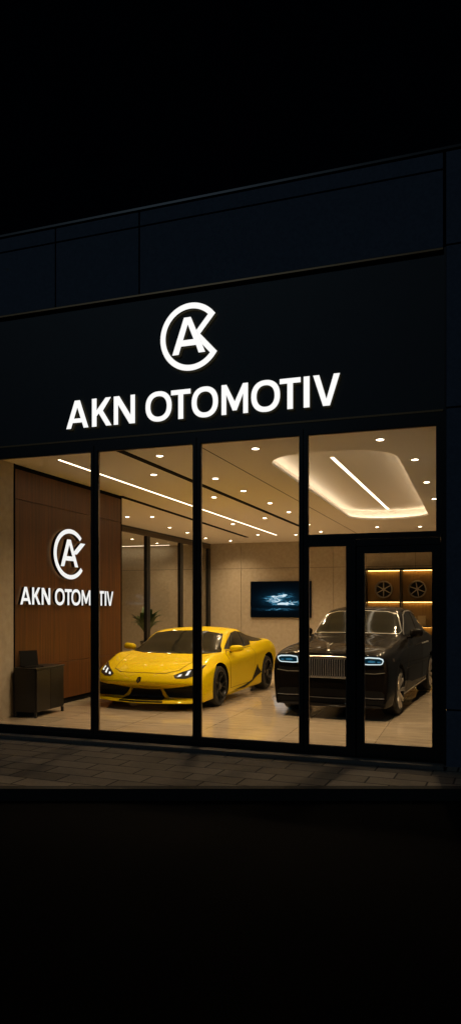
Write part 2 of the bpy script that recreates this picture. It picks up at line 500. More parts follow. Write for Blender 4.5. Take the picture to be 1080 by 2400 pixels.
# block behind the wood wall (its plaster end faces the window)
bpart('left_wall', BX(XP+0.05, XL-0.06, D+0.10, D+4.42, FL, CH-0.002), M['plaster'])
bpart('left_wall', BX(XL-0.058, XL-0.012, D+0.10, D+0.82, FL, CH-0.002), M['plaster'])
bpart('left_wall', BX(-13.6, XP+0.048, D+0.26, D+0.4, FL, CH), M['plaster'])
bpart('left_wall', BX(-13.6, -13.5, D+0.4, YB, FL, CH), M['plaster'])
bpart('office_ceiling', BX(-13.5, XP-0.07, D+0.4, YB-0.002, CH-0.02, CH+0.1), M['ceiling'])
bm = bmesh.new()
box(bm, XP-0.02, XL-0.058, D+0.099, D+0.11, 0.1, FL+0.09)
bpart('skirting', bm, M['plaster'])

# wood feature wall
W = thing('wood_wall', 'tall brown walnut panelled wall at the left of the showroom', 'feature wall', (XL, D+2.5, FL))
WL = (-XL, -(D+2.5), -FL)
bm = bmesh.new()
zs = [FL+0.10, 0.87, 3.565, CH-0.075]
ys = [D+0.84, D+4.40]
for z0, z1 in zip(zs, zs[1:]):
    box(bm, XL-0.055, XL, ys[0], ys[1], z0+0.004, z1-0.004)
bevel_all(bm, 0.002)
add('wood_panel', bm, M['wood'], W, WL)
bm = bmesh.new()
box(bm, XL-0.057, XL-0.03, D+0.84, D+4.40, FL+0.002, FL+0.104)
add('plinth', bm, M['toe'], W, WL)
bm = bmesh.new()
box(bm, XL-0.057, XL-0.02, D+0.84, D+4.40, CH-0.075, CH-0.003)
box(bm, XL-0.057, XL+0.006, D+0.822, D+0.838, FL+0.002, CH-0.003)
box(bm, XL-0.057, XL+0.006, D+4.402, D+4.43, FL+0.002, CH-0.003)
add('edge_trim', bm, M['toe'], W, WL)

# ---- glass partition
P = thing('glass_partition', 'black framed glass partition in front of the side room and its plant', 'partition', (XP, D+10, FL))
PL = (-XP, -(D+10), -FL)
my = [D+4.5, D+7.55, D+10.95, D+13.55, YB-0.12]
bm = bmesh.new()
box(bm, XP-0.07, XP+0.05, my[0]-0.06, YB-0.01, CH-0.06, CH-0.003)
add('top_rail', bm, M['frame'], P, PL)
bm = bmesh.new()
box(bm, XP-0.06, XP+0.03, my[0]-0.05, YB-0.01, CH-0.18, CH-0.062)
add('header', bm, mat('header_taupe', (0.10, 0.075, 0.05), 0.6), P, PL)
for y in my:
    bm = bmesh.new()
    box(bm, XP-0.065, XP+0.045, y-0.11, y-0.01, FL+0.002, CH-0.184)
    box(bm, XP-0.065, XP+0.045, y+0.01, y+0.11, FL+0.002, CH-0.184)
    box(bm, XP-0.05, XP+0.03, y-0.012, y+0.012, FL+0.002, CH-0.184)
    add('mullion', bm, M['frame'], P, PL)
for a, b in zip(my, my[1:]):
    add('pane', BX(XP-0.012, XP-0.004, a+0.11, b-0.11, FL+0.06, CH-0.19), M['glass2'], P, PL)
    add('bottom_rail', BX(XP-0.055, XP+0.035, a+0.112, b-0.112, FL+0.002, FL+0.06), M['frame'], P, PL)

# ------------------------------------------------------------------ ceiling lights
def spot(parent, loc, energy, size=134, blend=0.9, col=WARM, rad=0.05):
    d = bpy.data.lights.new('downlight_lamp', 'SPOT')
    d.energy = energy; d.spot_size = R(size); d.spot_blend = blend; d.color = col; d.shadow_soft_size = rad
    o = bpy.data.objects.new('downlight_lamp', d)
    COL.objects.link(o)
    o.parent = parent; o.location = loc
    return o

lens_me = rim_me = None
def downlight(x, y, label, energy=95, z=CH, group='round downlights recessed in the ceiling'):
    global lens_me, rim_me
    t = thing('downlight', label, 'downlight', (x, y, z), 0, group)
    if lens_me is None:
        bm = bmesh.new()
        lathe(bm, [(0.049, 0.004), (0.049, -0.008), (0.062, -0.010), (0.067, -0.002), (0.067, 0.004)], 28, 'z')
        o = add('trim_ring', bm, M['lensrim'], t, smooth=True); rim_me = o.data
        bm = bmesh.new()
        lathe(bm, [(0.0001, -0.006), (0.0485, -0.005), (0.0485, 0.004)], 28, 'z')
        o = add('lens', bm, M['lens'], t); lens_me = o.data
    else:
        for nm, me in (('trim_ring', rim_me), ('lens', lens_me)):
            o = bpy.data.objects.new(nm, me); COL.objects.link(o); o.parent = t
    spot(t, (0, 0, -0.03), energy)
    return t

DL = [
 (-4.45, 1.04, 'round downlight nearest the glass beside the long dark slot'),
 (-4.33, 3.13, 'round downlight second along the long dark slot from the glass'),
 (-4.29, 4.62, 'round downlight third along the long dark slot from the glass'),
 (-4.27, 6.46, 'round downlight fourth along the long dark slot from the glass'),
 (-4.26, 8.11, 'round downlight beside the far end of the long dark slot'),
 (-5.20, 2.43, 'round downlight nearest the glass between light line and dark slot'),
 (-5.13, 5.23, 'round downlight in the middle between light line and dark slot'),
 (-5.15, 9.09, 'round downlight farthest back between light line and dark slot'),
 (-2.95, 1.02, 'round downlight near the glass beyond the thin ceiling joint, left of the coved recess'),
 (-1.20, 1.03, 'round downlight in front of the coved recess above the door'),
 (-0.86, 2.56, 'round downlight nearest the glass along the right edge of the coved recess'),
 (-0.82, 4.74, 'round downlight second along the right edge of the coved recess'),
 (-0.80, 6.95, 'round downlight third along the right edge of the coved recess'),
 (-2.67, 12.26, 'round downlight behind the coved recess on its left side'),
 (-1.48, 12.54, 'round downlight behind the coved recess on its right side'),
 (-4.41, 10.94, 'small round downlight just right of the middle shopfront mullion'),
 (-4.50, 13.08, 'small round downlight above the door transom near the back wall'),
 (-5.46, 13.77, 'small round downlight close to the back wall above the television'),
 (-6.62, 13.37, 'small round downlight near the back wall at the far end of the light line'),
 (-6.38, 10.15, 'small round downlight between the light line and the wood side slot'),
 (-8.40, 7.68, 'round downlight nearest the wood wall in front of the glass partition'),
 (-7.80, 7.89, 'round downlight beside the side slot just behind the wood wall'),
 (-8.42, 10.41, 'round downlight in front of the middle of the glass partition'),
 (-8.51, 11.98, 'round downlight before the third pane of the glass partition'),
 (-8.66, 13.97, 'round downlight at the far end of the glass partition'),
 (-8.20, 15.25, 'round downlight closest to the back wall beside the partition end'),
]
for x, y, lab in DL:
    e = (150 if y < 9.5 else 96)*(1.3 if x > -3.2 else 1.0)
    if x < -3.9 and 2.0 < y < 4.0: e *= 0.70      # the two lamps right over the yellow car are dimmed
    if y > 12.9 or (x < -8 and y > 10): e *= 1.55  # wall washers along the back
    if y < 1.2: e *= 1.15
    downlight(x, D+y, lab, e)
downlight(-11.1, D+13.3, 'round downlight in the side room seen through the first pane of the partition', 120, CH-0.02)
downlight(-11.0, D+15.1, 'round downlight in the side room seen through the second pane of the partition', 100, CH-0.02)

def light_line(x0, y0, x1, y1, z, w, label):
    d = Vector((x1-x0, y1-y0, 0)); L = d.length
    t = thing('linear_light', label, 'light line', ((x0+x1)/2, (y0+y1)/2, z), math.atan2(d.y, d.x))
    bm = bmesh.new()
    box(bm, -L/2, L/2, -w/2, w/2, -0.006, -0.002)
    add('diffuser', bm, M['led'], t)
    bm = bmesh.new()
    for s in (-1, 1):
        box(bm, -L/2-0.008, L/2+0.008, min(s*w/2, s*(w/2+0.008)), max(s*w/2, s*(w/2+0.008)), -0.008, -0.001)
    add('housing', bm, M['lensrim'], t)
    return t
light_line(-6.03, D+0.81, -6.08, D+13.7, CH, 0.055, 'long thin glowing light line on the ceiling right of the wood wall')
light_line(-2.26, D+3.2, -2.13, D+10.25, CH+0.25, 0.066, 'short glowing light line inside the rounded ceiling recess')
light_line(-13.4, YB-0.30, -10.95, YB-0.26, CH-0.02, 0.10, 'glowing light line at the back of the side room behind the partition')

def slot(name, pts, w, label):
    bm = bmesh.new()
    (x0, y0), (x1, y1) = pts
    d = Vector((x1-x0, y1-y0)); L = d.length
    box(bm, -L/2, L/2, -w/2, w/2, -0.010, 0.001)
    box(bm, -L/2+0.01, L/2-0.01, -w/2+0.012, w/2-0.012, -0.016, -0.0105)
    o = add(name, bm, M['toe'])
    o.location = ((x0+x1)/2, (y0+y1)/2, CH); o.rotation_euler = (0, 0, math.atan2(d.y, d.x))
    tag(o, label, 'ceiling slot')
    return o
slot('ceiling_slot', ((-4.84, D+0.45), (-4.74, D+11.4)), 0.115, 'long black slot across the ceiling between two rows of downlights')
slot('ceiling_slot', ((-6.90, D+4.44), (-7.22, D+14.1)), 0.125, 'black slot in the ceiling running on from the wood wall')
bm = bmesh.new()
d = Vector((0.12, 13.3)); 
box(bm, -6.65, 6.65, -0.009, 0.009, -0.002, 0.001)
o = add('ceiling_joint', bm, mat('joint_brown', (0.05, 0.035, 0.02), 0.9), ceil)
o.location = (-3.59, D+7.35, CH); o.rotation_euler = (0, 0, math.atan2(13.3, 0.12))

# ------------------------------------------------------------------ signs
def letter_outline(ch, w, h, t):
    """outline loops of a bold sans capital in a box w x h with stroke t"""
    if ch == 'I': return [(0,0),(w,0),(w,h),(0,h)], []
    if ch == 'T':
        a = (w-t)/2
        tt = t*0.88
        return [(a,0),(a+t,0),(a+t,h-tt),(w,h-tt),(w,h),(0,h),(0,h-tt),(a,h-tt)], []
    if ch == 'N':
        k = t*1.12
        return [(0,0),(t*.92,0),(t*.92,h-k*1.45),(w-t*1.15,0),(w,0),(w,h),(w-t*.92,h),(w-t*.92,k*1.45),(t*1.15,h),(0,h)], []
    if ch == 'V':
        k = t*1.05
        return [(w/2-k*.56,0),(w/2+k*.56,0),(w,h),(w-k,h),(w/2,h*0.22),(k,h),(0,h)], []
    if ch == 'M':
        s = t*.9; m = w/2
        return [(0,0),(s,0),(s,h*.66),(m-s*.42,h*.12),(m+s*.42,h*.12),(w-s,h*.66),(w-s,0),(w,0),(w,h),(w-s*1.05,h),(m,h*.42),(s*1.05,h),(0,h)], []
    if ch == 'K':
        s = t
        return [(0,0),(s,0),(s,h*.36),(s*1.45,h*.46),(w-s*1.15,0),(w,0),(w*.56,h*.545),(w*.97,h),(w*.97-s*1.15,h),(s,h*.58),(s,h),(0,h)], []
    if ch == 'A':
        s = t*1.04; m = w/2
        z0, z1 = h*.20, h*.20+t*.82
        def xin(z): return s + (m-s*0.5*0 - s)*0 + z*(m-0.0)/h*0 
        # outer legs run from (0,0) to the apex flat; inner edges are parallel to them
        ax0, ax1 = m-s*.55, m+s*.55
        sl = ax0/h
        def li(z): return sl*z + s
        def ri(z): return w - sl*z - s
        zt = (w-2*s)/(2*sl)
        zt = min(zt, h*0.86)
        outer = [(0,0),(s,0),(li(z0),z0),(ri(z0),z0),(w-s,0),(w,0),(ax1,h),(ax0,h)]
        hole = [(li(z1),z1),(ri(z1),z1),(m,zt)]
        return outer, [hole]
    if ch == 'O':
        n = 40
        def el(a, b, p=2.25):
            r = []
            for i in range(n):
                th = 2*math.pi*i/n
                c, s = math.cos(th), math.sin(th)
                r.append((w/2+a*math.copysign(abs(c)**(2/p), c), h/2+b*math.copysign(abs(s)**(2/p), s)))
            return r
        return el(w/2, h/2*1.045), [el(w/2-t*.98, h/2*1.045-t*.9)[::-1]]

def letter_mesh(bm, outer, holes, ox, oz, f=0.0, off=0.035, dep=0.035):
    yb, yf = -off, -off-dep-f
    solid(bm, outer, holes, lambda u, v: (ox+u, yb, oz+v), lambda u, v: (ox+u, yf, oz+v), 2, 1, 0)

def word_sign(name, label, loc, rotz, spans, h, t, off=0.035, dep=0.035):
    """spans: (char, x0, x1, z offset, height)"""
    s = thing(name, label, 'shop sign', loc, rotz)
    for sp in spans:
        ch, x0, x1 = sp[:3]
        z0, hh = (sp[3], sp[4]) if len(sp) > 3 else (0, h)
        bm = bmesh.new()
        o, hl = letter_outline(ch, x1-x0, hh, t*(hh/h))
        letter_mesh(bm, o, hl, x0, z0, off=off, dep=dep)
        add('letter', bm, [M['sign'], M['signside'], M['signback']], s)
    return s

txt = 'AKNOTOMOTIV'
lx = [(-5.407,-5.054),(-5.0,-4.695),(-4.662,-4.340),(-4.183,-3.800),(-3.810,-3.530),(-3.515,-3.145),(-3.098,-2.738),(-2.696,-2.315),(-2.320,-2.050),(-2.012,-1.936),(-1.892,-1.557)]
word_sign('letter_sign', 'large white illuminated AKN OTOMOTIV lettering on the dark fascia', (0, D+0.044, 4.352), 0,
          [(c, a, b) for c, (a, b) in zip(txt, lx)], 0.388, 0.073, 0.014, 0.030)
wy = [(9.656,9.945),(9.975,10.21),(10.245,10.498),(10.640,10.945),(10.950,11.180),(11.165,11.480),(11.515,11.828),(11.86,12.14),(12.134,12.345),(12.372,12.437),(12.45,12.720)]
wy2 = [(a-0.10, b-0.10) for a, b in wy]
word_sign('letter_sign', 'smaller white illuminated AKN OTOMOTIV lettering on the wood wall indoors', (XL+0.002, 0, 1.868), R(90),
          [(c, a, b, (12-(a+b)/2)*0.012-0.008, 0.283) for c, (a, b) in zip(txt, wy2)], 0.283, 0.058, 0.02, 0.05)

def stroke_poly(pts, w, closed=False):
    """constant width ribbon outline with mitred corners"""
    n = len(pts); L, Rr = [], []
    for i, p in enumerate(pts):
        p = Vector(p)
        a = Vector(pts[i-1]) if (i > 0 or closed) else None
        b = Vector(pts[(i+1) % n]) if (i < n-1 or closed) else None
        d1 = (p-a).normalized() if a is not None else None
        d2 = (b-p).normalized() if b is not None else None
        if d1 is None: d1 = d2
        if d2 is None: d2 = d1
        n1 = Vector((-d1.y, d1.x)); n2 = Vector((-d2.y, d2.x))
        m = (n1+n2).normalized()
        k = w/2/max(0.35, m.dot(n1))
        L.append(tuple(p+m*k)); Rr.append(tuple(p-m*k))
    return L, Rr

def emblem(name, label, loc, rotz, sx, sz, solid_k=True, off=0.035, dep=0.035):
    """unit emblem of radius 1: ring open at the right, joined to the arms of a K, around an A"""
    s = thing(name, label, 'shop sign', loc, rotz)
    mats = [M['sign'], M['signside'], M['signback']]
    sc = lambda pts: [(x*sx, z*sz) for x, z in pts]
    w = 0.172
    r = 1-w/2
    a0, a1 = (41, 325) if solid_k else (44, 322)
    arc = [(r*math.cos(R(a0+(a1-a0)*i/56)), r*math.sin(R(a0+(a1-a0)*i/56))) for i in range(57)]
    if solid_k:
        path = arc+[(0.20, 0.05)]
        # closed ribbon: ring end -> notch -> ring start
        L, Rr = stroke_poly(path, w, True)
        bm = bmesh.new()
        out, inn = Rr, L
        letter_mesh(bm, sc(out), [sc(inn)[::-1]], 0, 0, off=off, dep=dep)
        add('ring', bm, mats, s)
    else:
        L, Rr = stroke_poly(arc, w)
        bm = bmesh.new()
        letter_mesh(bm, sc(Rr+L[::-1]), [], 0, 0, off=off, dep=dep)
        add('ring', bm, mats, s)
        bm = bmesh.new()
        letter_mesh(bm, sc([(0.20,0.02),(0.42,0.02),(0.98,0.50),(0.66,0.50),(0.20,0.10)]), [], 0, 0, off=off-0.004, dep=dep)
        add('letter', bm, mats, s)
    # the A
    q = 0.205
    outer = [(-0.60,-0.50),(-0.385,-0.50),(-0.305,-0.265),(0.185,-0.265),(0.27,-0.50),(0.485,-0.50),(0.015,0.58),(-0.21,0.58)]
    hole = [(-0.24,-0.085),(0.105,-0.085),(-0.085,0.37)]
    bm = bmesh.new()
    letter_mesh(bm, sc(outer), [sc(hole)], 0, 0, f=0.004, off=off, dep=dep)
    add('letter', bm, mats, s)
    return s
emblem('logo_sign', 'large white illuminated ring emblem with the letters A and K on the fascia', (-3.532, D+0.044, 5.425), 0, 0.432, 0.447, True, 0.014, 0.030)
emblem('logo_sign', 'smaller white illuminated A and K ring emblem on the wood wall indoors', (XL+0.002, 11.00, 2.775), R(90), 0.530, 0.445, False, 0.03, 0.06)

# ------------------------------------------------------------------ television
def tv_mat():
    m = bpy.data.materials.new('television_picture'); m.use_nodes = True
    N, L = m.node_tree.nodes, m.node_tree.links
    N.remove(N['Principled BSDF'])
    tc = N.new('ShaderNodeTexCoord')
    sep = N.new('ShaderNodeSeparateXYZ'); L.new(tc.outputs['Generated'], sep.inputs['Vector'])
    mp = N.new('ShaderNodeMapping'); mp.inputs['Scale'].default_value = (3.4, 1, 7.0)
    L.new(tc.outputs['Generated'], mp.inputs['Vector'])
    no = N.new('ShaderNodeTexNoise'); no.inputs['Scale'].default_value = 2.2; no.inputs['Detail'].default_value = 5; no.inputs['Distortion'].default_value = 1.2
    L.new(mp.outputs['Vector'], no.inputs['Vector'])
    def math_(op, a, b=None):
        n = N.new('ShaderNodeMath'); n.operation = op
        for i, v in enumerate((a, b)):
            if v is None: continue
            if isinstance(v, (int, float)): n.inputs[i].default_value = v
            else: L.new(v, n.inputs[i])
        return n.outputs[0]
    X, Z = sep.outputs['X'], sep.outputs['Z']
    def gauss(cx, cz, wx, wz):
        a = math_('POWER', math_('DIVIDE', math_('SUBTRACT', X, cx), wx), 2)
        b = math_('POWER', math_('DIVIDE', math_('SUBTRACT', Z, cz), wz), 2)
        return math_('EXPONENT', math_('MULTIPLY', math_('ADD', a, b), -1.0))
    glow = math_('MULTIPLY', gauss(0.50, 0.50, 0.30, 0.22), 0.10)
    core = math_('ADD', gauss(0.38, 0.52, 0.12, 0.07), gauss(0.58, 0.40, 0.18, 0.05))
    core = math_('ADD', core, math_('MULTIPLY', gauss(0.56, 0.60, 0.10, 0.06), 0.7))
    core = math_('ADD', core, math_('MULTIPLY', gauss(0.42, 0.22, 0.22, 0.03), 0.25))
    sharp = math_('POWER', math_('MULTIPLY', no.outputs['Fac'], 1.65), 6)
    val = math_('ADD', glow, math_('MULTIPLY', math_('MULTIPLY', core, sharp), 2.2))
    rp = N.new('ShaderNodeValToRGB')
    e = rp.color_ramp.elements
    e[0].position = 0; e[0].color = (0.0010, 0.0022, 0.0035, 1)
    e[1].position = 1; e[1].color = (0.75, 0.90, 1.0, 1)
    k = e.new(0.12); k.color = (0.004, 0.025, 0.050, 1)
    k = e.new(0.45); k.color = (0.06, 0.26, 0.42, 1)
    L.new(val, rp.inputs['Fac'])
    em = N.new('ShaderNodeEmission'); em.inputs['Strength'].default_value = 1.0
    L.new(rp.outputs['Color'], em.inputs['Color'])
    L.new(em.outputs['Emission'], N['Material Output'].inputs['Surface'])
    return m
tv = thing('television', 'large wall mounted television showing dark blue picture on the back wall', 'television', (-6.63, YB, 1.37))
bm = BX(-1.137, 1.137, -0.085, -0.03, 0.0, 1.32); bevel_all(bm, 0.008)
add('case', bm, M['blackplastic'], tv)
add('screen', BX(-1.112, 1.112, -0.089, -0.0865, 0.022, 1.298), tv_mat(), tv)
add('wall_bracket', BX(-0.3, 0.3, -0.028, -0.001, 0.4, 0.9), M['frame'], tv)

# ------------------------------------------------------------------ lit display shelves with two wheel rims
SH = thing('display_shelving', 'dark built-in shelving with warm lit niches on the back wall', 'shelving', (-1.9, YB, FL))
SL = (1.9, -YB, -FL)
sx0, sx1, sy0 = -3.52, XR-0.01, YB-0.42
divx = [sx0, -2.36, -1.20, sx1]
zsh = [FL+0.002, 1.13, 1.98, 3.02]
bm = bmesh.new()
box(bm, sx0-0.04, sx1, sy0, YB-0.003, 3.02, 3.085)
for x in divx[:1]: box(bm, x-0.04, x, sy0+0.001, YB-0.003, FL+0.002, 3.019)
for x in divx[1:3]: box(bm, x-0.03, x+0.03, sy0+0.001, YB-0.003, FL+0.002, 3.019)
add('frame', bm, M['darkwood'], SH, SL)
for i in range(3):
    x0 = divx[i]+(0.032 if i else 0.002); x1 = divx[i+1]-0.032 if i < 2 else sx1
    add('back_panel', BX(x0, x1, YB-0.03, YB-0.004, FL+0.004, 3.016), M['shelfback'], SH, SL)
    for j, z in enumerate(zsh):
        if j in (1, 2):
            add('shelf', BX(x0, x1, sy0+0.01, YB-0.032, z-0.045, z), M['darkwood'], SH, SL)
    for j in range(3):
        zt = zsh[j+1]-(0.045 if j < 2 else 0.0)
        add('light_strip', BX(x0+0.03, x1-0.03, YB-0.10, YB-0.07, zt-0.012, zt-0.003), M['shelfled'], SH, SL)

def display_wheel(x, label, rot, spokes):
    t = thing('exhibited_rim', label, 'wheel rim', (x, YB-0.20, 2.37), 0, 'wheel rims on the display shelves')
    bm = bmesh.new()
    r0 = 0.292
    lathe(bm, [(r0-0.020, -0.06), (r0, -0.075), (r0+0.008, -0.06), (r0+0.004, 0.05), (r0-0.015, 0.07), (r0-0.035, 0.05), (r0-0.035, -0.03)], 44, 'x', closed=True)
    bmesh.ops.rotate(bm, verts=bm.verts, cent=(0, 0, 0), matrix=Matrix.Rotation(R(90), 3, 'Z'))
    add('rim', bm, M['rimedge'], t, smooth=True)
    for k in range(spokes):
        a = 2*math.pi*k/spokes+rot
        bm = bmesh.new()
        tube(bm, [(0.03*math.cos(a), -0.045, 0.03*math.sin(a)), (0.26*math.cos(a), -0.055, 0.26*math.sin(a))], [0.020, 0.013], 6)
        add('spoke', bm, M['rimedge'], t)
    bm = bmesh.new()
    tube(bm, [(0, -0.07, 0), (0, 0.0, 0)], 0.05, 16)
    add('hub', bm, M['rimedge'], t)
    bm = bmesh.new()
    tube(bm, [(0, 0.045, 0), (0, 0.068, 0)], 0.25, 30)
    add('barrel', bm, M['blackplastic'], t)
    return t
display_wheel(-2.94, 'dark spoked wheel rim in the left lit niche of the shelving', R(90), 6)
display_wheel(-1.82, 'dark spoked wheel rim in the right lit niche of the shelving', R(40), 6)
bm = bmesh.new()
box(bm, -0.13, 0.13, -0.02, 0.02, 0.0, 0.34)
box(bm, -0.09, 0.09, -0.026, -0.0205, 0.05, 0.29)
o = add('picture_frame', bm, M['art'])
o.location = (-1.68, YB-0.14, 1.132); tag(o, 'small pale framed plaque standing in the lower right lit niche', 'frame')

# ------------------------------------------------------------------ sideboard and laptop
sb = thing('sideboard', 'black low sideboard with two doors against the wood wall', 'sideboard', (-6.42, 9.44, FL))
bw, bd, bh = 0.79, 0.40, 0.775
# local x runs back along the wall, -y faces the room
sb.rotation_euler = (0, 0, R(90))
bm = BX(0.0, bw, 0.015, 0.40, 0.085, bh-0.03); bevel_all(bm, 0.004)
add('carcass', bm, M['darkwood'], sb)
bm = BX(-0.012, bw+0.012, -0.012, 0.405, bh-0.028, bh); bevel_all(bm, 0.004)
add('top', bm, M['darkwood'], sb)
for i in range(2):
    bm = BX(0.012+i*(bw/2-0.008), bw/2-0.004+i*(bw/2-0.008), -0.008, 0.013, 0.095, bh-0.04); bevel_all(bm, 0.003)
    add('door', bm, noise_mat('sideboard_door', (0.013, 0.010, 0.006), (0.019, 0.0145, 0.009), 3, 0.45, stretch=(8, 1, 8)) if i == 0 else M['darkwood'], sb)
for lx_, ly_ in [(0.0, 0.0), (bw-0.035, 0.0), (0.0, 0.365), (bw-0.035, 0.365)]:
    add('leg', BX(lx_, lx_+0.035, ly_, ly_+0.035, 0.002, 0.083), M['frame'], sb)
lp = thing('laptop', 'black open laptop on the dark sideboard', 'laptop', (-6.62, 9.63, FL+bh+0.001), R(58))
bm = BX(-0.15, 0.15, -0.10, 0.10, 0, 0.018); bevel_all(bm, 0.004)
add('base', bm, M['laptop'], lp)
bm = BX(-0.15, 0.15, -0.007, 0.007, 0, 0.25); bevel_all(bm, 0.004)
o = add('screen', bm, M['laptop'], lp); o.location = (0, 0.10, 0.010); o.rotation_euler = (R(-14), 0, 0)

# ------------------------------------------------------------------ plant
pl = thing('potted_plant', 'green leafy plant in a pot behind the glass partition', 'plant', (-10.9, D+14.0, FL))
bm = bmesh.new()
lathe(bm, [(0.001, 0.0), (0.16, 0.0), (0.22, 0.42), (0.225, 0.45), (0.205, 0.45), (0.195, 0.40)], 28, 'z')
add('pot', bm, M['pot'], pl, smooth=True)
bm = bmesh.new()
lathe(bm, [(0.001, 0.41), (0.197, 0.405)], 20, 'z')
add('soil', bm, M['soil'], pl)
bm = bmesh.new()
for k in range(42):
    a = k*2.399+random.uniform(-.3, .3)
    lean = random.uniform(0.15, 0.95)
    Ln = random.uniform(0.45, 0.78)
    h0 = random.uniform(0.30, 0.62)
    base = Vector((0.05*math.cos(a), 0.05*math.sin(a), 0.42+h0*0.9))
    d = Vector((math.cos(a), math.sin(a), 0)); side = Vector((-math.sin(a), math.cos(a), 0))
    prev = None
    for i in range(9):
        q = i/8
        th = lean*(0.5+1.1*q)
        pos = base + d*(Ln*q*math.sin(lean*0.5+0.55*q)) + Vector((0, 0, Ln*q*math.cos(lean*(0.45+0.75*q))))
        wv = 0.135*math.sin(math.pi*min(1, q*0.92+0.06))**0.8*(1 if i < 8 else 0.05)
        l = bm.verts.new(pos+side*wv+Vector((0, 0, 0.25*wv))); c = bm.verts.new(pos); r = bm.verts.new(pos-side*wv+Vector((0, 0, 0.25*wv)))
        if prev:
            bm.faces.new([prev[0], prev[1], c, l]); bm.faces.new([prev[1], prev[2], r, c])
        prev = (l, c, r)
add('leaves', bm, M['leaf'], pl, smooth=True)
bm = bmesh.new()
for k in range(5):
    a = k*1.3
    tube(bm, [(0.04*math.cos(a), 0.04*math.sin(a), 0.39), (0.06*math.cos(a), 0.06*math.sin(a), 0.95)], [0.016, 0.010], 6)
add('stem', bm, M['leaf'], pl)

# ------------------------------------------------------------------ cars
def pchip(ys):
    n = len(ys)
    dl = [ys[i+1]-ys[i] for i in range(n-1)]
    m = [0.0]*n
    m[0] = dl[0]; m[-1] = dl[-1]
    for i in range(1, n-1):
        m[i] = 0 if dl[i-1]*dl[i] <= 0 else 2*dl[i-1]*dl[i]/(dl[i-1]+dl[i])
    return lambda i, t: ((2*t**3-3*t*t+1)*ys[i]+(t**3-2*t*t+t)*m[i]+(-2*t**3+3*t*t)*ys[i+1]+(t**3-t*t)*m[i+1])

def catmull(pts, seg, tens=0.42):
    out = []
    n = len(pts)
    for i in range(n-1):
        p0 = Vector(pts[max(i-1, 0)]); p1 = Vector(pts[i]); p2 = Vector(pts[i+1]); p3 = Vector(pts[min(i+2, n-1)])
        if i == n-2: p3 = Vector((-p1.x, p1.y))
        if i <= 1: p0 = p1
        if i == 0: p3 = p2
        for k in range(seg):
            t = k/seg
            m1 = (p2-p0)*tens; m2 = (p3-p1)*tens
            out.append((2*t**3-3*t*t+1)*p1+(t**3-2*t*t+t)*m1+(-2*t**3+3*t*t)*p2+(t**3-t*t)*m2)
    out.append(Vector(pts[-1]))
    return out

def loft_body(stations, sub=6, seg=6, tens=0.42):
    """stations: (Y, bow, [eight (w,z)]) -> closed bmesh"""
    n = len(stations)
    ch = [[s[0] for s in stations], [s[1] for s in stations]]
    for k in range(8):
        ch.append([s[2][k][0] for s in stations]); ch.append([s[2][k][1] for s in stations])
    fs = [pchip(c) for c in ch]
    bm = bmesh.new()
    rings = []
    for i in range(n-1):
        for q in range(sub if i < n-2 else sub+1):
            v = [f(i, q/sub) for f in fs]
            pts = [(v[2+2*k], v[3+2*k]) for k in range(8)]
            sec = catmull(pts, seg, tens)
            half = [(p.x, v[0]+v[1]*p.x*p.x, p.y) for p in sec]
            ring = [bm.verts.new(p) for p in half] + [bm.verts.new((-p[0], p[1], p[2])) for p in half[-2:0:-1]]
            rings.append(ring)
    for a, b in zip(rings, rings[1:]):
        m = len(a)
        for k in range(m):
            bm.faces.new([a[k], a[(k+1) % m], b[(k+1) % m], b[k]])
    for rg in (rings[0], rings[-1]):
        m = len(rg); h = m//2
        # quads across the car so that the cap follows the bow
        for k in range(h):
            l, r = (rg[k], rg[k+1]), (rg[-k % m], rg[(-k-1) % m])
            q = [l[0], l[1], r[1], r[0]]
            u = []
            for x in q:
                if x not in u: u.append(x)
            if len(u) > 2: bm.faces.new(u)
    bmesh.ops.recalc_face_normals(bm, faces=bm.faces)
    return bm

class Car:
    def __init__(s, root, bm):
        s.root = root
        bm.verts.ensure_lookup_table()
        s.bvh = BVHTree.FromBMesh(bm)
    def proj(s, u, v, ax):
        if ax == 'front': o, d = Vector((u, -2, v)), Vector((0, 1, 0))
        elif ax == 'right': o, d = Vector((3, u, v)), Vector((-1, 0, 0))
        elif ax == 'left': o, d = Vector((-3, u, v)), Vector((1, 0, 0))
        else: o, d = Vector((u, v, 4)), Vector((0, 0, -1))
        h, nrm, _, _ = s.bvh.ray_cast(o, d)
        if h is None:
            h, nrm, _, _ = s.bvh.find_nearest(o+d*2)
        if nrm.dot(d) > 0: nrm = -nrm
        return h, nrm
    def patch(s, name, outer, ax, m, off=0.004, holes=(), parent=None, maxlen=0.07, skirt=0.008, label=None):
        bm = bmesh.new()
        flat(bm, outer, [h[::-1] for h in holes], lambda u, v: (u, v, 0))
        for _ in range(6):
            le = [e for e in bm.edges if e.calc_length() > maxlen]
            if not le: break
            bmesh.ops.subdivide_edges(bm, edges=le, cuts=1)
            bmesh.ops.triangulate(bm, faces=bm.faces[:])
        nm = {}
        for v in bm.verts:
            h, n = s.proj(v.co.x, v.co.y, ax)
            nm[v] = n
            v.co = h+n*off
        bnd = [e for e in bm.edges if e.is_boundary]
        mp = {}
        for e in bnd:
            for v in e.verts:
                if v not in mp: mp[v] = bm.verts.new(v.co-nm[v]*skirt)
        for e in bnd:
            a, b = e.verts
            bm.faces.new([a, b, mp[b], mp[a]])
        return add(name, bm, m, parent or s.root, smooth=True, label=label)
    def line(s, name, pts, ax, w, m, off=0.005, parent=None):
        L, Rr = stroke_poly(pts, w)
        return s.patch(name, Rr+L[::-1], ax, m, off, parent=parent, maxlen=0.12)
    def mirror_x(s, pts): return [(-x, z) for x, z in pts][::-1]

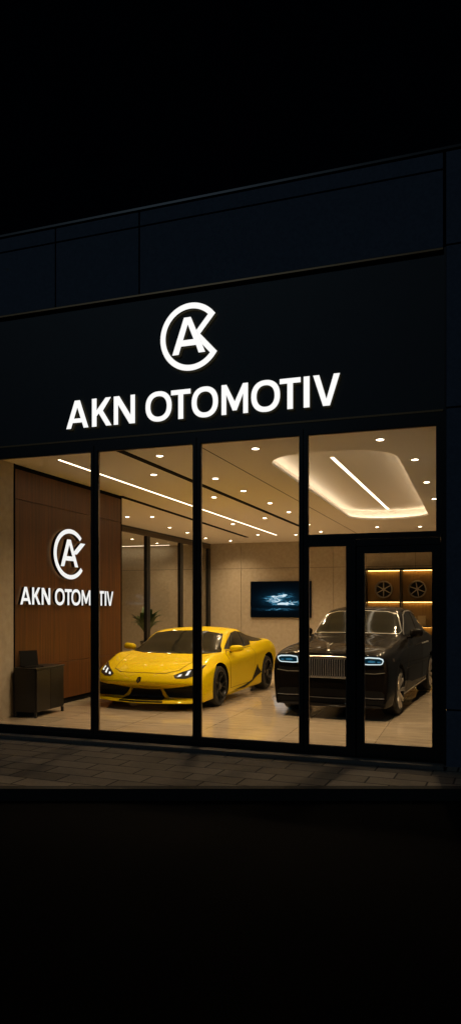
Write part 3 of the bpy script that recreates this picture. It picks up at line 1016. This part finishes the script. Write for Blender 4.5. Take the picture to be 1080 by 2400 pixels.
def cut_arches(bm, wheels, name):
    me = bpy.data.meshes.new(name); bm.to_mesh(me)
    ob = bpy.data.objects.new(name, me); COL.objects.link(ob)
    cutters = []
    for x, y, z, r in wheels:
        cb = bmesh.new()
        sgn = 1 if x > 0 else -1
        tube(cb, [(x-sgn*0.36, y, z), (x+sgn*0.5, y, z)], r, 44)
        bmesh.ops.recalc_face_normals(cb, faces=cb.faces)
        cm = bpy.data.meshes.new('c'); cb.to_mesh(cm); cb.free()
        co = bpy.data.objects.new('c', cm); COL.objects.link(co); cutters.append(co)
        md = ob.modifiers.new('b', 'BOOLEAN'); md.object = co; md.operation = 'DIFFERENCE'; md.solver = 'EXACT'
    bpy.context.view_layer.update()
    dg = bpy.context.evaluated_depsgraph_get()
    res = bpy.data.meshes.new_from_object(ob.evaluated_get(dg))
    out = bmesh.new(); out.from_mesh(res)
    bpy.data.objects.remove(ob)
    for c in cutters: bpy.data.objects.remove(c)
    for f in out.faces:
        c = f.calc_center_median()
        for x, y, z, r in wheels:
            if c.x*x > 0 and (all(abs(math.hypot(v.co.y-y, v.co.z-z)-r) < 0.006 for v in f.verts) or
                              (abs(c.x-(x-(0.36 if x > 0 else -0.36))) < 0.01 and math.hypot(c.y-y, c.z-z) < r)):
                f.material_index = 1
    return out

def wheel_meshes(r, rr, w, spokes, style):
    """tyre, rim and spoke bmeshes with the outer face towards +x at x = 0"""
    t = bmesh.new()
    lathe(t, [(rr, -w), (rr+0.02, -w-0.004), (r-0.025, -w+0.004), (r-0.004, -w+0.03), (r, -w/2), (r-0.004, -0.03), (r-0.025, -0.004), (rr+0.02, 0.004), (rr, 0.0), (rr-0.012, -0.02), (rr-0.012, -w+0.02)], 56, 'x', closed=True)
    rim = bmesh.new()
    lathe(rim, [(rr+0.004, -0.004), (rr+0.002, 0.006), (rr-0.014, 0.004), (rr-0.026, -0.03), (rr-0.03, -w+0.02), (rr-0.034, -w+0.02), (rr-0.05, -0.11), (0.001, -0.115)], 56, 'x')
    sp = bmesh.new()
    for k in range(spokes):
        a = 2*math.pi*k/spokes
        if style == 'y':
            for da in (-0.16, 0.16):
                p = []
                for q, ang, xx in ((0.055, a, -0.045), (rr*0.55, a+da*0.75, -0.030), (rr-0.012, a+da*1.5, -0.006)):
                    p.append((xx, q*math.cos(ang), q*math.sin(ang)))
                tube(sp, p, [0.020, 0.013, 0.012], 6)
        else:
            for da in (-0.055, 0.055):
                p = []
                for q, ang, xx in ((0.05, a+da*2.5, -0.030), (rr*0.5, a+da*1.3, -0.015), (rr-0.010, a+da*1.15, -0.004)):
                    p.append((xx, q*math.cos(ang), q*math.sin(ang)))
                tube(sp, p, [0.018, 0.014, 0.018], 6)
    tube(sp, [(-0.06, 0, 0), (-0.012, 0, 0)], [0.07, 0.062], 20)
    tube(sp, [(-0.012, 0, 0), (-0.004, 0, 0)], [0.035, 0.030], 16)
    return t, rim, sp

def put_wheels(car, pos, r, rr, w, spokes, style, mrim, mspoke, mback):
    first = None
    for i, (x, y, z) in enumerate(pos):
        sgn = 1 if x > 0 else -1
        e = bpy.data.objects.new('wheel', None); COL.objects.link(e); e.parent = car.root
        e.location = (x, y, z); e.rotation_euler = (R(11*i), 0, 0 if sgn > 0 else R(180))
        e.empty_display_size = 0.1
        if first is None:
            t, rim, sp = wheel_meshes(r, rr, w, spokes, style)
            first = [add('tyre', t, M['rubber'], e, smooth=True), add('rim', rim, mrim, e, smooth=True), add('spokes', sp, mspoke, e, smooth=True)]
        else:
            for f in first:
                o = f.copy(); COL.objects.link(o); o.parent = e

def mirror_shell(rad, squash=1.0):
    bm = bmesh.new()
    bmesh.ops.create_icosphere(bm, subdivisions=3, radius=1)
    for v in bm.verts:
        x, y, z = v.co
        if y > 0.35: y = 0.35
        v.co = (x*rad[0], y*rad[1], z*rad[2]*(1-0.18*x))
    return bm

# ---- the yellow sports car
sc_root = thing('sports_car', 'low bright yellow sports car with black wheels facing the window', 'car', (-5.25, 10.62, FL), R(-1.8))
kx = 1.115
def ST(Y, bow, *p): return (Y, bow, [(w*kx, z*1.06) for w, z in p])
SC = [
 ST(0.05, .30, (0,.17), (.74,.17), (.83,.19), (.85,.28), (.82,.35), (.70,.38), (.38,.395), (0,.40)),
 ST(0.01, .30, (0,.13), (.80,.13), (.89,.15), (.905,.31), (.87,.40), (.74,.435), (.40,.455), (0,.46)),
 ST(0.055, .29, (0,.125), (.82,.125), (.91,.15), (.92,.35), (.89,.47), (.76,.515), (.41,.53), (0,.535)),
 ST(0.15, .28, (0,.12), (.83,.12), (.925,.155), (.94,.38), (.91,.55), (.78,.60), (.43,.605), (0,.61)),
 ST(0.42, .22, (0,.12), (.84,.12), (.945,.17), (.965,.42), (.94,.625), (.80,.70), (.46,.69), (0,.692)),
 ST(0.98, .08, (0,.12), (.86,.12), (.955,.18), (.975,.45), (.955,.68), (.82,.84), (.50,.765), (0,.765)),
 ST(1.30, .06, (0,.12), (.86,.12), (.95,.18), (.960,.45), (.945,.69), (.83,.835), (.66,.822), (0,.825)),
 ST(1.75, .06, (0,.12), (.86,.12), (.94,.18), (.940,.45), (.925,.70), (.82,.86), (.69,.995), (0,1.045)),
 ST(2.25, .03, (0,.12), (.86,.12), (.94,.18), (.935,.45), (.925,.72), (.82,.885), (.635,1.180), (0,1.225)),
 ST(2.80, .00, (0,.12), (.86,.12), (.94,.18), (.950,.45), (.940,.74), (.83,.915), (.605,1.192), (0,1.240)),
 ST(3.30, .00, (0,.12), (.86,.12), (.95,.18), (.980,.45), (.970,.77), (.875,.955), (.54,1.115), (0,1.155)),
 ST(3.75, .00, (0,.14), (.86,.14), (.95,.20), (.995,.48), (.985,.79), (.895,.97), (.53,1.005), (0,1.03)),
 ST(4.20, -.04, (0,.20), (.82,.20), (.92,.28), (.965,.52), (.955,.77), (.86,.92), (.52,.945), (0,.955)),
 ST(4.50, -.08, (0,.30), (.76,.30), (.86,.38), (.90,.55), (.89,.74), (.80,.86), (.5,.89), (0,.90)),
 ST(4.53, -.08, (0,.34), (.70,.34), (.80,.42), (.84,.55), (.83,.70), (.74,.81), (.45,.84), (0,.85)),
]
raw = loft_body(SC, tens=0.27)
car = Car(sc_root, raw)
WX, WF, WR = 1.060, 1.02, 3.62
wh = [(WX, WF, .372, .385), (-WX, WF, .372, .385), (WX, WR, .375, .400), (-WX, WR, .375, .400)]
body = cut_arches(raw, wh, 'tmp'); raw.free()
add('body', body, [M['yellow'], M['blackplastic']], sc_root, smooth=True)
put_wheels(car, [(1.065, WF, .350), (-1.065, WF, .350), (1.09, WR, .352), (-1.09, WR, .352)], 0.348, 0.268, 0.26, 5, 'y', M['blackrim'], M['blackrim'], None)
# glass
ws = [(-.90, .900), (-.60, .872), (0, .868), (.60, .872), (.895, .900), (.80, 1.00), (.695, 1.205), (.36, 1.252), (0, 1.258), (-.36, 1.252), (-.705, 1.208), (-.82, 1.00)]
car.patch('windshield', ws, 'front', M['carglass'], 0.004)
sw = [(1.66, .945), (1.80, 1.015), (2.02, 1.12), (2.30, 1.215), (2.62, 1.238), (2.95, 1.205), (3.35, 1.105), (3.62, 1.035), (3.30, 1.015), (2.98, 1.030), (2.90, .965), (2.2, .925)]
for ax in ('right', 'left'):
    w_ = car.patch('side_window', sw, ax, M['carglass'], 0.004)
    car.line('window_divider', [(2.62, .95), (2.74, 1.22)], ax, 0.035, M['blackplastic'], 0.008, parent=w_)
    # door and its seam
    dr = [(1.50, .26), (1.50, .60), (1.56, .86), (1.68, .925), (2.2, .905), (2.86, .94), (2.92, .80), (2.84, .50), (2.70, .26)]
    car.patch('door_seam', dr, ax, M['seam'], 0.0025)
    ins = [(1.513, .268), (1.513, .60), (1.572, .855), (1.685, .914), (2.2, .894), (2.85, .928), (2.907, .80), (2.828, .50), (2.692, .268)]
    car.patch('door', ins, ax, M['yellow'], 0.005)
    # black side intake and sill
    car.patch('side_intake', [(1.70, .20), (2.30, .235), (2.72, .30), (2.93, .50), (2.99, .57), (3.03, .50), (3.20, .40), (2.95, .34), (2.70, .26), (2.30, .19)], ax, M['blackplastic'], 0.009)
    car.line('sill_blade', [(1.45, .155), (2.4, .175), (2.95, .285), (3.20, .375)], ax, 0.022, M['yellow'], 0.013)
    # mirror
    sg = 1 if ax == 'right' else -1
    bm = mirror_shell((.130, .085, .062))
    for v in bm.verts:
        v.co = Vector((.130*math.copysign(abs(v.co.x/.130)**.72, v.co.x), v.co.y, .062*math.copysign(abs(v.co.z/.062)**.72, v.co.z)))
    mo = add('mirror', bm, M['yellow'], sc_root, (1.075 if sg > 0 else -1.125, 1.78, .955), smooth=True)
    mo.rotation_euler = (0, R(-4*sg), R(12*sg))
    bm = bmesh.new()
    tube(bm, [(-sg*.22, .05, -.085), (-sg*.12, .03, -.055), (-sg*.06, .02, -.045)], [.022, .018, .020], 8)
    add('arm', bm, M['blackplastic'], mo, smooth=True)
    # headlamp, wheel arch brow, front corner seam
    f = (lambda p: p) if sg > 0 else car.mirror_x
    hl = car.patch('headlight', f([(.56, .590), (.60, .545), (.76, .545), (.90, .590), (.94, .675), (.945, .740), (.90, .735), (.79, .690), (.66, .640)]), 'front', M['lampglass'], 0.005)
    for xx, zz, ww, hh in ((.65, .590, .045, .040), (.76, .625, .042, .075), (.865, .655, .045, .065)):
        car.patch('lamp', f([(xx-ww/2, zz-hh/2), (xx+ww/2, zz-hh/2+.006), (xx+ww/2+.012, zz+hh/2), (xx-ww/2+.014, zz+hh/2-.008)]), 'front', M['lampspot'], 0.008, parent=hl)
    # big intakes with the yellow fin
    it = car.patch('front_intake', f([(.28, .345), (.46, .365), (.72, .412), (.88, .440), (.975, .365), (.965, .250), (.91, .212), (.42, .206), (.34, .24)]), 'front', M['blackplastic'], 0.004)
    fin = f([(.258, .352), (.302, .358), (.374, .250), (.425, .208), (.385, .186), (.345, .205), (.312, .240)])
    car.patch('intake_fin', fin, 'front', M['yellow'], 0.020, skirt=0.022)
car.patch('center_intake', [(-.275, .342), (0, .332), (.275, .342), (.325, .24), (.375, .180), (-.375, .180), (-.325, .24)], 'front', M['blackplastic'], 0.003)
bm = bmesh.new()
tube(bm, [(x/10, car.proj(x/10, .175, 'front')[0].y-0.006, .150) for x in range(-4, 5)], 0.024, 8)
add('splitter', bm, M['blackplastic'], sc_root, smooth=True)
hood = [(-.66, .60), (-.72, 1.0), (-.80, 1.30), (-.4, 1.20), (0, 1.17), (.4, 1.20), (.80, 1.30), (.72, 1.0), (.66, .60), (.60, .30), (.42, .175), (.22, .135), (0, .12), (-.22, .135), (-.42, .175), (-.60, .30)]
car.patch('hood_seam', [(x*1.012, y+(0.008 if y > .8 else -0.008)) for x, y in hood], 'top', M['seam'], 0.002, maxlen=0.09)
car.patch('hood', hood, 'top', M['yellow'], 0.0045, maxlen=0.09)
by = car.proj(0, .52, 'front')[0]
tilt = 0.75
def bmap(u, v, d): return (u, by.y+v*tilt-0.010-d, .515+v)
bm = bmesh.new()
solid(bm, [(-.036, .040), (-.034, -.018), (0, -.052), (.034, -.018), (.036, .040), (0, .050)], [], lambda u, v: bmap(u, v, -0.01), lambda u, v: bmap(u, v, 0.006))
bd = add('badge', bm, M['blackplastic'], sc_root)
bm = bmesh.new()
solid(bm, [(-.016, .024), (-.014, -.012), (0, -.030), (.014, -.012), (.016, .024)], [], lambda u, v: bmap(u, v, 0.0), lambda u, v: bmap(u, v, 0.010))
add('emblem', bm, M['gold'], bd)

# ---- the black limousine
rr = thing('luxury_saloon', 'large black luxury saloon car with tall chrome grille and lit headlights', 'car', (-2.14, 10.78, FL), R(-4.8))
def SR(Y, bow, *p): return (Y, bow, [(w*0.975, z) for w, z in p])
RS = [
 SR(.06, .16, (0,.23), (.74,.23), (.80,.25), (.86,.60), (.85,.84), (.76,.94), (.40,.975), (0,.98)),
 SR(.015, .16, (0,.20), (.83,.20), (.88,.225), (.925,.60), (.915,.86), (.82,.975), (.42,1.015), (0,1.02)),
 SR(.10, .15, (0,.20), (.86,.20), (.91,.22), (.95,.60), (.935,.89), (.83,1.015), (.42,1.05), (0,1.06)),
 SR(.42, .11, (0,.19), (.88,.19), (.94,.22), (.97,.60), (.955,.93), (.83,1.07), (.44,1.10), (0,1.115)),
 SR(.92, .05, (0,.19), (.84,.19), (.94,.28), (.985,.60), (.97,.96), (.83,1.105), (.46,1.155), (0,1.17)),
 SR(1.72, .04, (0,.19), (.84,.19), (.94,.28), (.975,.60), (.965,1.00), (.85,1.165), (.62,1.215), (0,1.235)),
 SR(2.10, .04, (0,.19), (.84,.19), (.94,.28), (.97,.60), (.965,1.02), (.86,1.19), (.70,1.42), (0,1.47)),
 SR(2.55, .02, (0,.19), (.84,.19), (.94,.28), (.97,.60), (.965,1.03), (.865,1.20), (.665,1.645), (0,1.695)),
 SR(3.15, .00, (0,.19), (.84,.19), (.94,.28), (.97,.60), (.965,1.04), (.865,1.21), (.655,1.675), (0,1.725)),
 SR(3.90, .00, (0,.19), (.84,.19), (.94,.28), (.97,.60), (.965,1.04), (.865,1.21), (.63,1.61), (0,1.665)),
 SR(4.50, .00, (0,.19), (.84,.19), (.94,.28), (.975,.60), (.965,1.04), (.855,1.20), (.60,1.36), (0,1.41)),
 SR(4.90, .00, (0,.22), (.82,.22), (.93,.32), (.96,.62), (.945,1.02), (.83,1.15), (.55,1.19), (0,1.21)),
 SR(5.40, -.05, (0,.30), (.76,.30), (.86,.38), (.89,.65), (.88,.96), (.78,1.06), (.5,1.09), (0,1.10)),
 SR(5.44, -.05, (0,.34), (.70,.34), (.80,.42), (.83,.65), (.82,.90), (.72,1.00), (.45,1.03), (0,1.04)),
]
raw = loft_body(RS, tens=0.36)
car = Car(rr, raw)
WF, WR = .94, 4.28
wh = [(.945, WF, .40, .415), (-.945, WF, .40, .415), (.945, WR, .40, .415), (-.945, WR, .40, .415)]
body = cut_arches(raw, wh, 'tmp2'); raw.free()
add('body', body, [M['blackpaint'], M['blackplastic']], rr, smooth=True)
put_wheels(car, [(.945, WF, .385), (-.945, WF, .385), (.945, WR, .385), (-.945, WR, .385)], 0.383, 0.295, 0.26, 10, 'pair', M['blackrim'], M['silver'], None)
wsh = [(-.74, 1.255), (-.4, 1.262), (0, 1.268), (.4, 1.262), (.74, 1.255), (.76, 1.30), (.665, 1.52), (.62, 1.585), (.45, 1.625), (0, 1.642), (-.45, 1.625), (-.62, 1.585), (-.665, 1.52), (-.76, 1.30)]
w_ = car.patch('windshield', wsh, 'front', M['carglass'], 0.005)
big = [(x*1.020, 1.44+(z-1.44)*1.045) for x, z in wsh]
car.patch('windshield_trim', big, 'front', M['chrome'], 0.008, holes=[wsh])
for ax in ('right', 'left'):
    sg = 1 if ax == 'right' else -1
    f = (lambda p: p) if sg > 0 else car.mirror_x
    fw = [(2.05, 1.235), (2.12, 1.30), (2.50, 1.555), (2.80, 1.610), (3.16, 1.620), (3.18, 1.245)]
    bw_ = [(3.26, 1.245), (3.24, 1.620), (3.60, 1.605), (4.00, 1.545), (4.35, 1.40), (4.42, 1.27), (4.30, 1.245)]
    for poly in (fw, bw_):
        sw_ = car.patch('side_window', poly, ax, M['carglass'], 0.004)
    car.line('window_trim', [(2.02, 1.235), (2.10, 1.31), (2.50, 1.575), (2.80, 1.632), (3.20, 1.642), (3.60, 1.625), (4.00, 1.565), (4.36, 1.41), (4.45, 1.27)], ax, 0.016, M['chrome'], 0.009)
    # doors and their seams
    for d_ in ([(1.60, .30), (1.58, .75), (1.72, 1.16), (2.05, 1.20), (3.19, 1.215), (3.19, .30)], [(3.235, .30), (3.235, 1.215), (4.40, 1.20), (4.46, 1.0), (4.20, .86), (3.86, .62), (3.72, .30)]):
        car.patch('door_seam', d_, ax, M['seam'], 0.002)
        cx = sum(p[0] for p in d_)/len(d_); cz = sum(p[1] for p in d_)/len(d_)
        dd = [(p[0]+(0.012 if p[0] < cx else -0.012), p[1]+(0.010 if p[1] < cz else -0.010)) for p in d_]
        do = car.patch('door', dd, ax, M['blackpaint'], 0.0045)
    bm = bmesh.new()
    for yy in (3.05, 3.36):
        tube(bm, [(sg*.985, yy-.13, 1.05), (sg*1.015, yy-.10, 1.052), (sg*1.015, yy+.10, 1.052), (sg*.985, yy+.13, 1.05)], 0.013, 8)
    add('handle', bm, M['chrome'], rr, smooth=True)
    car.line('sill_trim', [(1.42, .285), (2.6, .30), (3.78, .31)], ax, 0.022, M['chrome'], 0.008)
    car.line('body_crease', [(1.45, .70), (2.6, .70), (3.8, .72)], ax, 0.010, M['seam'], 0.005)
    # mirror
    bm = mirror_shell((.115, .07, .075))
    for v in bm.verts:
        v.co = Vector((.115*math.copysign(abs(v.co.x/.115)**.6, v.co.x), v.co.y, .075*math.copysign(abs(v.co.z/.075)**.6, v.co.z)))
    mo = add('mirror', bm, M['blackpaint'], rr, (sg*1.005, 2.15, 1.265), smooth=True)
    bm = bmesh.new()
    tube(bm, [(-sg*.22, .02, -.08), (-sg*.06, .0, -.075)], [.025, .022], 8)
    add('arm', bm, M['blackpaint'], mo, smooth=True)
    # headlamp with its light loop
    lo = [(.505, .955), (.52, .975), (.62, .985), (.78, .978), (.845, .955), (.855, .915), (.835, .865), (.80, .848), (.60, .842), (.515, .848), (.505, .865)]
    li = [(.526, .945), (.62, .960), (.778, .953), (.824, .935), (.831, .911), (.813, .876), (.788, .866), (.60, .860), (.526, .865)]
    hl = car.patch('headlight', f(lo), 'front', M['bluelamp'], 0.004)
    L2 = f(li); cx = .675*sg; cz = .910
    car.patch('light_strip', f([(.512, .955), (.62, .975), (.78, .968), (.838, .945), (.845, .912), (.825, .868), (.795, .853), (.60, .846), (.512, .852)]), 'front', M['drl'], 0.010, holes=[L2], parent=hl)
    car.patch('reflector', L2, 'front', M['blueglow'], 0.0065, parent=hl)
    car.patch('lamp', f([(.60, .905), (.64, .918), (.70, .912), (.72, .900), (.70, .886), (.64, .882), (.60, .890)]), 'front', M['bluecore'], 0.009, parent=hl)
    car.patch('lamp', f([(.745, .905), (.79, .905), (.795, .893), (.79, .883), (.745, .885)]), 'front', M['bluecore'], 0.009, parent=hl)
    car.patch('front_intake', f([(.47, .455), (.80, .445), (.86, .40), (.84, .33), (.47, .345)]), 'front', M['blackplastic'], 0.003)
    car.line('bumper_trim', f([(.47, .345), (.70, .338), (.85, .345)]), 'front', 0.012, M['vane'], 0.008)
    car.line('bumper_trim', f([(.48, .715), (.70, .712), (.86, .735)]), 'front', 0.010, M['chrome'], 0.006)
    car.patch('vent', f([(.49, .775), (.80, .775), (.85, .80), (.83, .725), (.49, .722)]), 'front', M['blackplastic'], 0.003)
    o = car.patch('side_marker', [(.42, .93), (.50, .935), (.52, .90), (.47, .88), (.42, .90)], ax, mat('marker_bronze', (.06, .04, .025), .4), 0.004)
    # bonnet crease
    car.line('bonnet_crease', [(.44*sg, .30), (.52*sg, .9), (.62*sg, 1.60)], 'top', 0.008, M['seam'], 0.003)
car.patch('bumper_shade_patch', [(-.88, .315), (-.45, .305), (.45, .305), (.88, .315), (.86, .245), (-.86, .245)], 'front', M['blackplastic'], 0.004)  # black patch added to hide the floor's reflection on the lower bumper
car.patch('lower_intake', [(-.44, .455), (.44, .455), (.44, .345), (-.44, .345)], 'front', M['blackplastic'], 0.003)
car.line('bumper_trim', [(-.47, .322), (0, .316), (.47, .322)], 'front', 0.012, M['vane'], 0.008)
# grille: dark recess, chrome surround, twenty vanes
gr = car.patch('grille', [(-.405, .955), (0, .962), (.405, .955), (.405, .66), (-.405, .66)], 'front', M['blackplastic'], 0.003)
car.patch('grille_surround', [(-.445, .985), (0, .995), (.445, .985), (.445, .655), (.415, .622), (-.415, .622), (-.445, .655)], 'front', M['chrome'], 0.030, holes=[[(-.40, .945), (0, .952), (.40, .945), (.40, .668), (.385, .652), (-.385, .652), (-.40, .668)]], parent=gr, skirt=0.034)
for k in range(22):
    x = -.378+.036*k
    bm = bmesh.new()
    y = -0.012+.16*x*x
    box(bm, x-.0045, x+.0045, y, y+.03, .653, .948)
    add('vane', bm, M['vane'], gr)
bm = bmesh.new()
tube(bm, [(0, .115, 1.055), (0, .115, 1.078), (0, .10, 1.095)], [.03, .016, .012], 12)
tube(bm, [(0, .095, 1.090), (0, .10, 1.125), (0, .085, 1.160), (0, .075, 1.175)], [.012, .020, .014, .006], 10)
for sg in (-1, 1):
    tube(bm, [(0, .10, 1.135), (sg*.03, .14, 1.15), (sg*.045, .19, 1.17)], [.010, .012, .004], 8)
add('ornament', bm, M['chrome'], rr, smooth=True)
